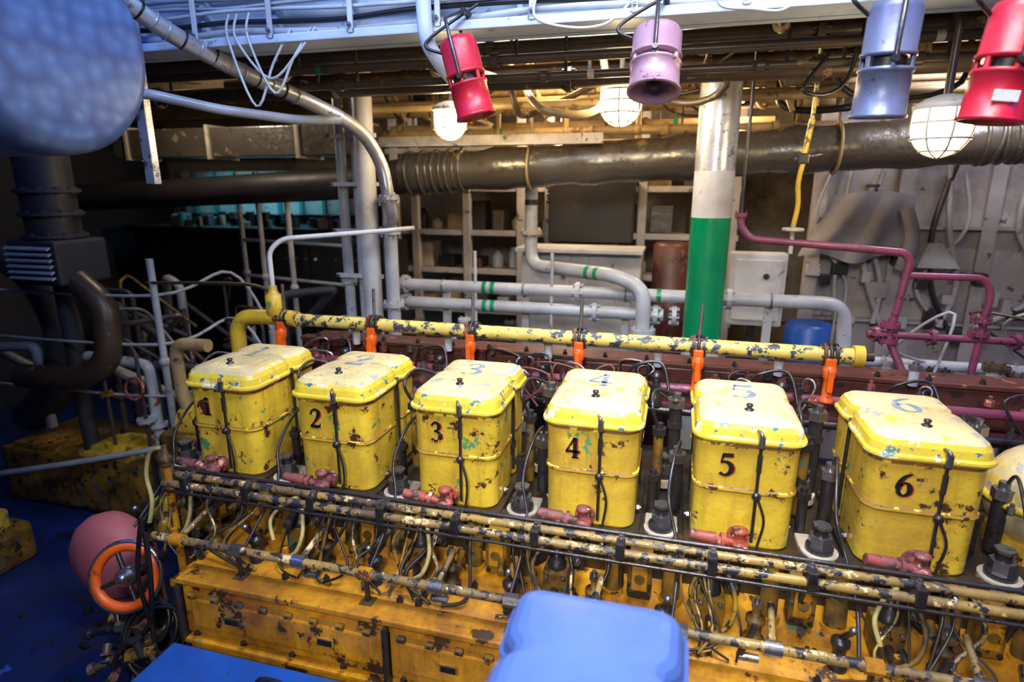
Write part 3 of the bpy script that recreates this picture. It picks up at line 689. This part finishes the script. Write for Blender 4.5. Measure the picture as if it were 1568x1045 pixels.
# ------------------------------------------------------------------ sounders
def horn(name,o,ax,r,L,m,anchor,label=False):
    b=B(); o=V(o); ax=V(ax).normalized()
    b.lathe(o,ax,[(r*.5,-.01),(r*.9,0),(r,.02*L/.3),(r,.42*L),(r*1.06,.43*L),(r*1.06,.46*L),(r*.75,.465*L)],m,28)
    b.lathe(o,ax,[(r*.72,.46*L),(r*.72,.56*L)],'dark_box',24)
    A,u,w=b.frame(ax)
    for i in range(6):
        a=i*1.047; p=o+(u*math.cos(a)+w*math.sin(a))*r*.92; b.cyl(p+A*.45*L,p+A*.57*L,r*.12,m,8)
    n=28
    prof=[(r*.75,.555*L),(r*1.06,.56*L),(r*1.06,.59*L),(r*1.0,.60*L),(r*1.02,.96*L),(r*1.10,.97*L),(r*1.10,L),(r*.95,L),(r*.90,.75*L),(r*.5,.66*L)]
    vs=[];fs=[]
    for rr_,h in prof:
        for i in range(n):
            a=2*math.pi*i/n; vs.append(o+A*h+(u*math.cos(a)+w*math.sin(a))*rr_)
    for j in range(len(prof)-1):
        for i in range(n): fs.append((j*n+i,j*n+(i+1)%n,(j+1)*n+(i+1)%n,(j+1)*n+i))
    b.add(vs,fs,m,True)
    b.lathe(o,ax,[(r*.6,.66*L),(r*.45,.7*L),(r*.3,.9*L),(r*.12,.95*L)],'dark_box',16)
    an=V(anchor)
    for sg in (-1,1):
        p=o+u*r*1.1*sg+A*.5*L; q=o+u*r*1.1*sg-A*.06
        b.cyl(p-u*sg*r*.15,p+u*sg*r*.12,.010,'dark_steel',8)
        b.tube([p,q,an+u*r*.5*sg],.007,'dark_steel',8,curve=False)
    b.cyl(an-u*r*.6,an+u*r*.6,.012,'dark_steel',8)
    b.tube([o+A*.1*L+w*r,o+w*(r+.05)-A*.03,an+V((.05,0,.03))],.006,'rubber',8)
    if label:
        c=o+A*.80*L; d=(V((-.1,-1,.0))); d=(d-A*d.dot(A)).normalized()
        side=A.cross(d).normalized(); rot=Matrix((side,-A,d)).transposed()
        b.box(c+d*r*1.03,(r*.8,r*.4,.006),'label_white',.002,rot)
    b.make(name)
horn('alarm_sounder_red',(-.86,2.36,2.735),(.26,.02,-1),.072,.29,'red_horn',(-.84,2.42,2.84))
horn('alarm_sounder_lilac',(-.11,2.34,2.715),(.0,-.35,-1),.084,.22,'lilac_horn',(-.09,2.42,2.84))
horn('alarm_sounder_blue',(.56,2.1,2.70),(-.02,.05,-1),.070,.31,'blue_horn',(.56,2.42,2.84))
horn('alarm_sounder_red',(.83,2.0,2.65),(-.12,.0,-1),.072,.29,'red_horn',(.88,2.42,2.84),True)
# ------------------------------------------------------------------ upper-left tank
b=B()
b.lathe((-4.4,1.50,2.62),(1,0,0),[(.30,-.02),(.335,.0),(.335,2.54),(.33,2.58),(.315,2.605),(.28,2.615),(.1,2.62)],'tank_grey',56)
b.torus((-2.9,1.50,2.62),(1,0,0),.34,.012,'tank_grey',48,8)
for x in (-2.3,-3.7): b.box((x,1.50,3.6),(.04,.06,1.3),'dark_steel')
b.make('silencer_drum')
b=B()
b.box((-2.32,2.3,2.6),(.05,.04,.8),'silver_wrap',.004); b.box((-2.32,2.3,3.0),(.3,.06,.04),'silver_wrap',.004)
b.rpipe([(-2.5,2.2,2.58),(-2.25,2.25,2.58),(-2.05,2.45,2.53),(-1.8,2.7,2.50),(-1.7,2.9,2.52)],.022,'grey_pipe',.06)
for z in (2.3,2.5,2.7): b.nut((-2.32,2.27,z),(0,-1,0),.012,.012,'steel')
b.cyl((-2.32,2.3,2.9),(-2.32,2.57,2.9),.02,'silver_wrap',8)
b.make('pipe_hanger_bracket')
# ------------------------------------------------------------------ left dark area
b=B()
b.box((-3.87,3.0,1.72),(.40,.36,.28),'wall_dark',.02)
for k in range(6): b.box((-3.87,2.80,1.63+k*.037),(.36,.03,.012),'grey_pipe',.003,RXf(30))
b.cyl((-3.87,3.0,1.84),(-3.87,3.0,2.6),.15,'dark_lagging',20)
for k in range(3): b.flange((-3.87,3.0,1.88+k*.14),(0,0,1),.18,.02,'wall_dark',10)
b.rpipe([(-3.70,2.95,1.6),(-3.5,2.95,1.45),(-3.48,2.9,1.08),(-3.75,2.85,.95),(-4.2,2.85,.95)],.08,'brown_pipe',.15,16)
b.rpipe([(-4.6,3.2,1.7),(-4.35,3.2,1.55),(-4.2,3.2,1.2),(-4.25,3.15,.8),(-4.6,3.1,.5)],.12,'wall_dark',.2,16)
b.cyl((-3.9,3.0,0),(-3.9,3.0,1.6),.05,'wall_dark',12)
b.make('ventilation_unit')
b=B()
for (x,y,h) in ((-3.15,3.0,1.75),(-3.75,4.6,2.3),(-3.4,4.4,2.3),(-3.0,3.9,1.3),(-2.7,3.5,1.2),(-3.05,4.3,2.2)):
    b.cyl((x,y,0),(x,y,h),.022,'grey_pipe',10); b.sphere((x,y,h*.62),.035,'grey_pipe')
for (z) in (1.62,1.3,.95):
    b.tube([(-4.6,2.9,z-.1),(-3.15,3.0,z-.1),(-2.9,3.4,z),(-2.7,3.5,z-.4)],.010,'grey_pipe',8)
    b.cyl((-3.75,4.6,z+.1),(-2.5,4.3,z+.1),.015,'grey_pipe',8)
b.tube([(-4.6,2.6,.25),(-3.6,2.75,.45),(-2.9,2.95,.6),(-2.6,3.2,.75)],.02,'grey_pipe',10)
b.rpipe([(-2.7,2.9,1.25),(-2.95,2.9,1.25),(-2.95,2.9,.9),(-2.8,2.9,.5)],.04,'warm_metal',.1)
b.make('guard_railing')
b=B()
b.box((-3.9,3.1,.22),(1.2,.6,.40),'ochre_dirty',.03); b.box((-3.6,3.0,.43),(.42,.36,.05),'yellow_body',.015)
b.cyl((-3.6,3.0,.45),(-3.6,3.0,.49),.11,'yellow_body',20); b.box((-4.2,3.0,.43),(.38,.36,.05),'ochre_dirty',.015)
for x in (-3.77,-3.43):
    for y in (2.86,3.14): b.nut((x,y,.455),(0,0,1),.02,.02,'dark_steel')
b.make('auxiliary_gear_casing')
b=B()
b.box((-2.7,3.05,.35),(.7,.6,.7),'ochre_dirty',.05); b.cyl((-2.95,2.95,.72),(-2.4,2.95,.72),.14,'yellow_body',24)
b.sphere((-2.35,3.0,.95),.16,'ochre_dirty',(1,1,.9)); b.rpipe([(-2.9,3.1,.7),(-2.9,3.1,1.0),(-2.5,3.1,1.05)],.05,'yellow_body',.1)
b.cyl((-2.33,2.72,.4),(-2.33,2.72,1.1),.06,'yellow_body',16)
b.make('auxiliary_pump')
b=B(); b.box((-3.78,2.2,.12),(.28,.3,.24),'ochre_dirty',.04); b.cyl((-3.78,2.2,.22),(-3.78,2.2,.32),.1,'yellow_body',20)
b.make('sea_chest_valve')
b=B()
for k in range(12):
    x=U_(-3.2,-2.3); y=U_(1.6,2.5)
    b.box((x,y,.008),(U_(.02,.05),U_(.015,.03),.014),CH(['dark_steel','brown_pipe','dark_steel','steel']),.003,RZ(U_(0,180)))
b.make('scattered_tools')
b=B()
for k in range(26):
    x=U_(-4.4,-2.5); y=U_(2.7,4.2); z=U_(.3,1.5)
    b.rpipe([(x,y,0),(x,y,z),(x+U_(-.5,.5),y+U_(-.1,.3),z+U_(-.05,.1)),(x+U_(-.5,.5),y+.3,z-.4)],CH([.012,.02,.035]),CH(['grey_pipe','wall_dark','lagging','ochre_dirty','wall_dark']),.06,10)
    b.flange((x,y,z*.6),(0,0,1),U_(.04,.07),.02,CH(['grey_pipe','wall_dark','ochre_dirty']),6)
    if k%4==0: b.torus((x,y-.05,z*.8),(0,-1,.2),.07,.01,CH(['blue_step','dark_steel','red_valve']),20,6); b.cyl((x-.07,y-.05,z*.8),(x+.07,y-.05,z*.8),.006,'dark_steel',6)
b.make('seawater_pipework')
b=B()
b.box((-4.7,5.9,1.72),(2.9,.7,.05),'dark_box',.006); b.box((-4.7,5.95,.86),(2.8,.6,1.7),'dark_box',.01)
for k in range(60):
    x=U_(-5.9,-3.5); y=U_(5.6,6.1); s=U_(.04,.13)
    m=CH(['teal_item','white_paint','steel','dark_box','cream_paint','blue_horn','dark_steel'])
    if k%2: b.box((x,y,1.745+s/2),(s,s*.8,s),m,.006,RZ(U_(0,90)))
    else: b.cyl((x,y,1.745),(x,y,1.745+s*1.3),s*.4,m,12)
b.box((-4.7,6.4,2.1),(2.6,.04,.5),'white_paint')
b.box((-4.7,6.2,2.62),(2.9,.9,.03),'dark_box')  # hood board added to keep the cyan light from spreading over the walls
for k in range(8): b.box((-5.8+k*.3,6.35,2.1),(.04,.05,.5),'teal_item')
b.make('workbench')
b=B()
b.box((-3.0,5.0,.85),(1.1,.5,1.7),'dark_box',.01)
for k in range(3): b.box((-3.36+k*.36,4.74,.9),(.33,.02,1.5),'dark_box',.008)
for k in range(8): b.cyl((-3.4+.1*k,4.72,1.55),(-3.4+.1*k,4.70,1.55),.012,CH(['steel','white_paint','dark_steel']),10)
b.make('switchboard_cabinet')
b=B(); Y=5.4
for x in (-2.62,-2.42,-1.9,-1.38,-1.12,-.3,.45):
    b.box((x,Y,1.6),(.07,.07,2.6),'bulkhead_paint',.006)
for z in (1.02,1.4,1.76,2.16,2.5): b.box((-1.1,Y+.2,z),(3.2,.42,.03),'bulkhead_paint',.004); b.box((-1.1,Y-.01,z),(3.2,.03,.05),'bulkhead_paint',.003)
for z in (1.04,1.42,1.78,2.18):
    x=-2.5
    while x<.4:
        s=U_(.1,.26); h=U_(.08,.28); m=CH(['dark_box','white_paint','lagging','cream_paint','brown_pipe','rust_manifold','dark_box','warm_metal'])
        if random.random()<.6: b.box((x+s/2,Y+.2,z+h/2),(s*.85,.25,h),m,.01)
        else: b.lathe((x+s/2,Y+.2,z),(0,0,1),[(s*.35,0),(s*.38,h*.7),(s*.2,h*.85),(s*.15,h)],m,14)
        x+=s+U_(0,.08)
for x,t in ((-1.9,'93'),(-1.12,'193'),(-.3,'7')):
    for k,ch in enumerate(t): b.text(ch,(x,Y-.038,2.25-k*.09),RX,.1,'digit_black',.001,.003)
b.box((-.72,Y-.12,1.97),(.72,.2,.52),'dark_box',.01)
b.make('storage_rack')
b=B()
b.box((-.72,4.87,1.2),(.95,.3,.98),'white_paint',.015); b.box((-.72,4.74,1.705),(.98,.4,.03),'white_paint',.005)
for x in (-1.0,-.45): b.box((x,4.71,1.5),(.4,.02,.3),'white_paint',.008); b.cyl((x+.15,4.70,1.5),(x+.15,4.67,1.5),.015,'dark_steel',10)
b.box((-.72,4.87,.36),(.8,.25,.72),'dark_box')
b.make('tool_locker')
b=B(); b.box((.55,4.4,1.50),(.36,.14,.50),'white_paint',.012); b.box((.55,4.32,1.5),(.30,.02,.42),'white_paint',.008); b.box((.55,4.45,.62),(.06,.06,1.25),'dark_steel')
b.cyl((.6,4.31,1.6),(.6,4.29,1.6),.02,'dark_steel',10); b.box((.55,4.45,.01),(.3,.2,.02),'dark_steel'); b.make('junction_box')
for (x,y,m,h) in ((.90,4.3,'blue_step',1.3),(-.02,4.95,'rust_manifold',1.75)):
    b=B(); b.lathe((x,y,.0),(0,0,1),[(.14,0),(.15,.02),(.15,h*.33),(.157,h*.34),(.15,h*.35),(.15,h*.65),(.157,h*.66),(.15,h*.67),(.15,h-.02),(.13,h)],m,24)
    b.make('storage_drum')
b=B()
b.box((1.85,5.1,1.6),(1.75,.06,3.2),'bulkhead_paint')
for x in (1.0,1.55,2.1,2.6): b.box((x,5.02,1.6),(.016,.14,3.1),'bulkhead_paint'); b.box((x,4.95,1.6),(.09,.014,3.1),'bulkhead_paint')
b.box((1.85,5.0,1.9),(1.7,.12,.02),'bulkhead_paint'); b.box((1.85,5.02,1.2),(1.7,.10,.02),'bulkhead_paint')
for k in range(8):
    x=1.0+U_(0,1.4)
    b.tube([(x,4.9,2.3+U_(-.1,.2)),(x+U_(-.1,.1),4.88,1.9),(x+U_(-.2,.2),4.88,1.5),(x+U_(-.2,.2),4.88,1.2)],CH([.008,.014,.02]),CH(['grey_pipe','grey_pipe','dark_steel','bulkhead_paint']),8)
for k in range(16):
    b.box((1.0+k*.09,4.9,1.30+U_(-.2,.4)),(U_(.05,.12),.08,U_(.06,.14)),CH(['grey_pipe','dark_box','bulkhead_paint','dark_steel']),.01)
b.make('wall_right_bulkhead')
b=B()
b.add([(1.62,4.72,1.64),(1.88,4.72,1.64),(1.88,4.9,1.64),(1.62,4.9,1.64),(1.71,4.84,1.80),(1.79,4.84,1.80),(1.79,4.9,1.80),(1.71,4.9,1.80)],[(0,1,2,3),(0,1,5,4),(1,2,6,5),(2,3,7,6),(3,0,4,7),(4,5,6,7)],'grey_pipe')
b.box((1.75,4.93,1.75),(.08,.1,.08),'grey_pipe',.006); b.make('wall_floodlight')
vs=[];fs=[];nx,nz=28,22
for j in range(nz+1):
    t=j/nz; z=2.17-.52*t-.04*t*math.cos(3*t)
    for i in range(nx+1):
        s_=i/nx; w=.50+.16*t; x=1.32+(s_-.5)*w - .12*t
        y=4.72+.028*math.sin(s_*15+t*3)*(.3+t)+.05*(abs(s_-.5)*2)**2 ; zz=z-.05*abs(s_-.5)*2*(1-t)+.03*math.sin(s_*9)*t
        vs.append((x,y,zz))
for j in range(nz):
    for i in range(nx): a=j*(nx+1)+i; fs.append((a,a+1,a+nx+2,a+nx+1))
b=B(); b.add(vs,fs,'jacket_cloth',True); b.add([(x,y+.05,z) for x,y,z in vs],fs,'jacket_cloth',True)
b.tube([(1.50,4.74,2.04),(1.56,4.72,1.85),(1.52,4.72,1.62)],.045,'jacket_cloth',12)
b.cyl((1.3,4.95,2.19),(1.3,4.70,2.19),.012,'dark_steel',8); b.torus((1.3,4.74,2.17),(1,0,0),.02,.006,'dark_steel',14,6)
b.make('hanging_jacket')
b=B()
for k in range(34):
    x=U_(-2.4,2.2); y=U_(3.3,3.85); z=U_(.9,1.3)
    if abs(x-.18)<.25: continue
    b.cyl((x,y,0),(x,y,z),CH([.015,.025,.04]),CH(['brown_pipe','grey_pipe','dark_steel']),10)
    b.flange((x,y,z),(0,0,1),U_(.04,.07),.02,CH(['brown_pipe','grey_pipe','dark_steel']),6)
b.cyl((-2.3,3.42,1.05),(2.5,3.42,1.05),.05,'brown_pipe',14); b.cyl((-2.3,3.78,1.2),(2.4,3.78,1.2),.03,'grey_pipe',14)
for k in range(4):
    x=1.0+U_(0,1.1); b.tube([(x,3.4,1.0),(x+.1,3.4,U_(1.3,1.6)),(x+U_(-.3,.3),3.6,U_(1.3,1.6)),(x+.2,3.8,1.2)],CH([.008,.012]),CH(['grey_pipe','brown_pipe','purple_pipe']),8)
b.make('bilge_pipework')
# ------------------------------------------------------------------ lights
def area(name,loc,target,size,power,col,sy=None):
    l=bpy.data.lights.new(name,'AREA'); l.energy=power; l.color=col; l.size=size
    if sy: l.shape='RECTANGLE'; l.size_y=sy
    o=bpy.data.objects.new(name,l); bpy.context.scene.collection.objects.link(o); o.location=loc
    o.rotation_euler=(V(target)-V(loc)).to_track_quat('-Z','Y').to_euler(); return o
k=area('hatch_daylight',(.4,1.2,4.0),(-.1,2.1,1.0),1.0,40,(.96,.97,1.0)); k.data.spread=math.radians(95)
k=area('front_key_light',(-.2,-.9,3.1),(-.1,2.1,1.0),.6,31,(1.0,.96,.88)); k.data.spread=math.radians(90)  # unseen key light added behind the camera for the engine front
area('blue_side_light',(-3.2,.3,3.9),(-2.6,2.2,1.2),1.2,32,(.03,.14,1.0))
area('coaming_light',(-.8,1.2,3.8),(-.8,2.6,3.0),1.2,46,(.45,.64,1.0),.3)
area('blue_right_light',(2.4,1.0,3.6),(1.4,3.0,1.9),.8,18,(.12,.14,1.0))
k=area('cyan_bench_light',(-4.7,6.0,2.58),(-4.7,6.05,1.7),1.6,9,(.25,.8,1.0),.3); k.data.spread=math.radians(120)
area('bulkhead_light',(1.6,3.7,3.0),(1.8,4.9,1.6),.5,44,(.95,.9,1.0))
area('rear_cool_fill',(-.6,3.1,3.0),(-.6,4.2,1.5),1.2,30,(.9,.93,1.0),.15)  # cool fill added to brighten the rear, no fixture there
def point(name,loc,p,col,r=.1):
    l=bpy.data.lights.new(name,'POINT'); l.energy=p; l.color=col; l.shadow_soft_size=r
    o=bpy.data.objects.new(name,l); bpy.context.scene.collection.objects.link(o); o.location=loc
point('rear_warm_fill',(-.9,5.0,2.66),52,(1,.72,.42)); point('rear_warm_fill',(.3,4.6,2.7),42,(1,.70,.38))  # warm fills added to brighten the rear, apart from the caged lamps
point('rear_warm_fill',(-.8,3.9,2.98),30,(1,.66,.3)); point('side_fill',(-3.4,3.7,2.9),22,(1,.84,.66))  # last one is a fill added to light the left duct, no fixture
w=bpy.data.worlds.new('world'); w.use_nodes=True; bpy.context.scene.world=w
w.node_tree.nodes['Background'].inputs[0].default_value=(.02,.05,.16,1); w.node_tree.nodes['Background'].inputs[1].default_value=.3
# ------------------------------------------------------------------ camera
cam=bpy.data.cameras.new('camera'); co=bpy.data.objects.new('camera',cam); bpy.context.scene.collection.objects.link(co)
co.location=(0,0,2.2); co.rotation_euler=(math.radians(90-14.7),0,math.radians(15.2))
cam.sensor_width=36; cam.lens=21.03; cam.clip_start=.05
cam.dof.use_dof=True; cam.dof.focus_distance=2.35; cam.dof.aperture_fstop=1.5
bpy.context.scene.camera=co
vs_=bpy.context.scene.view_settings
vs_.view_transform='Standard'; vs_.look='None'
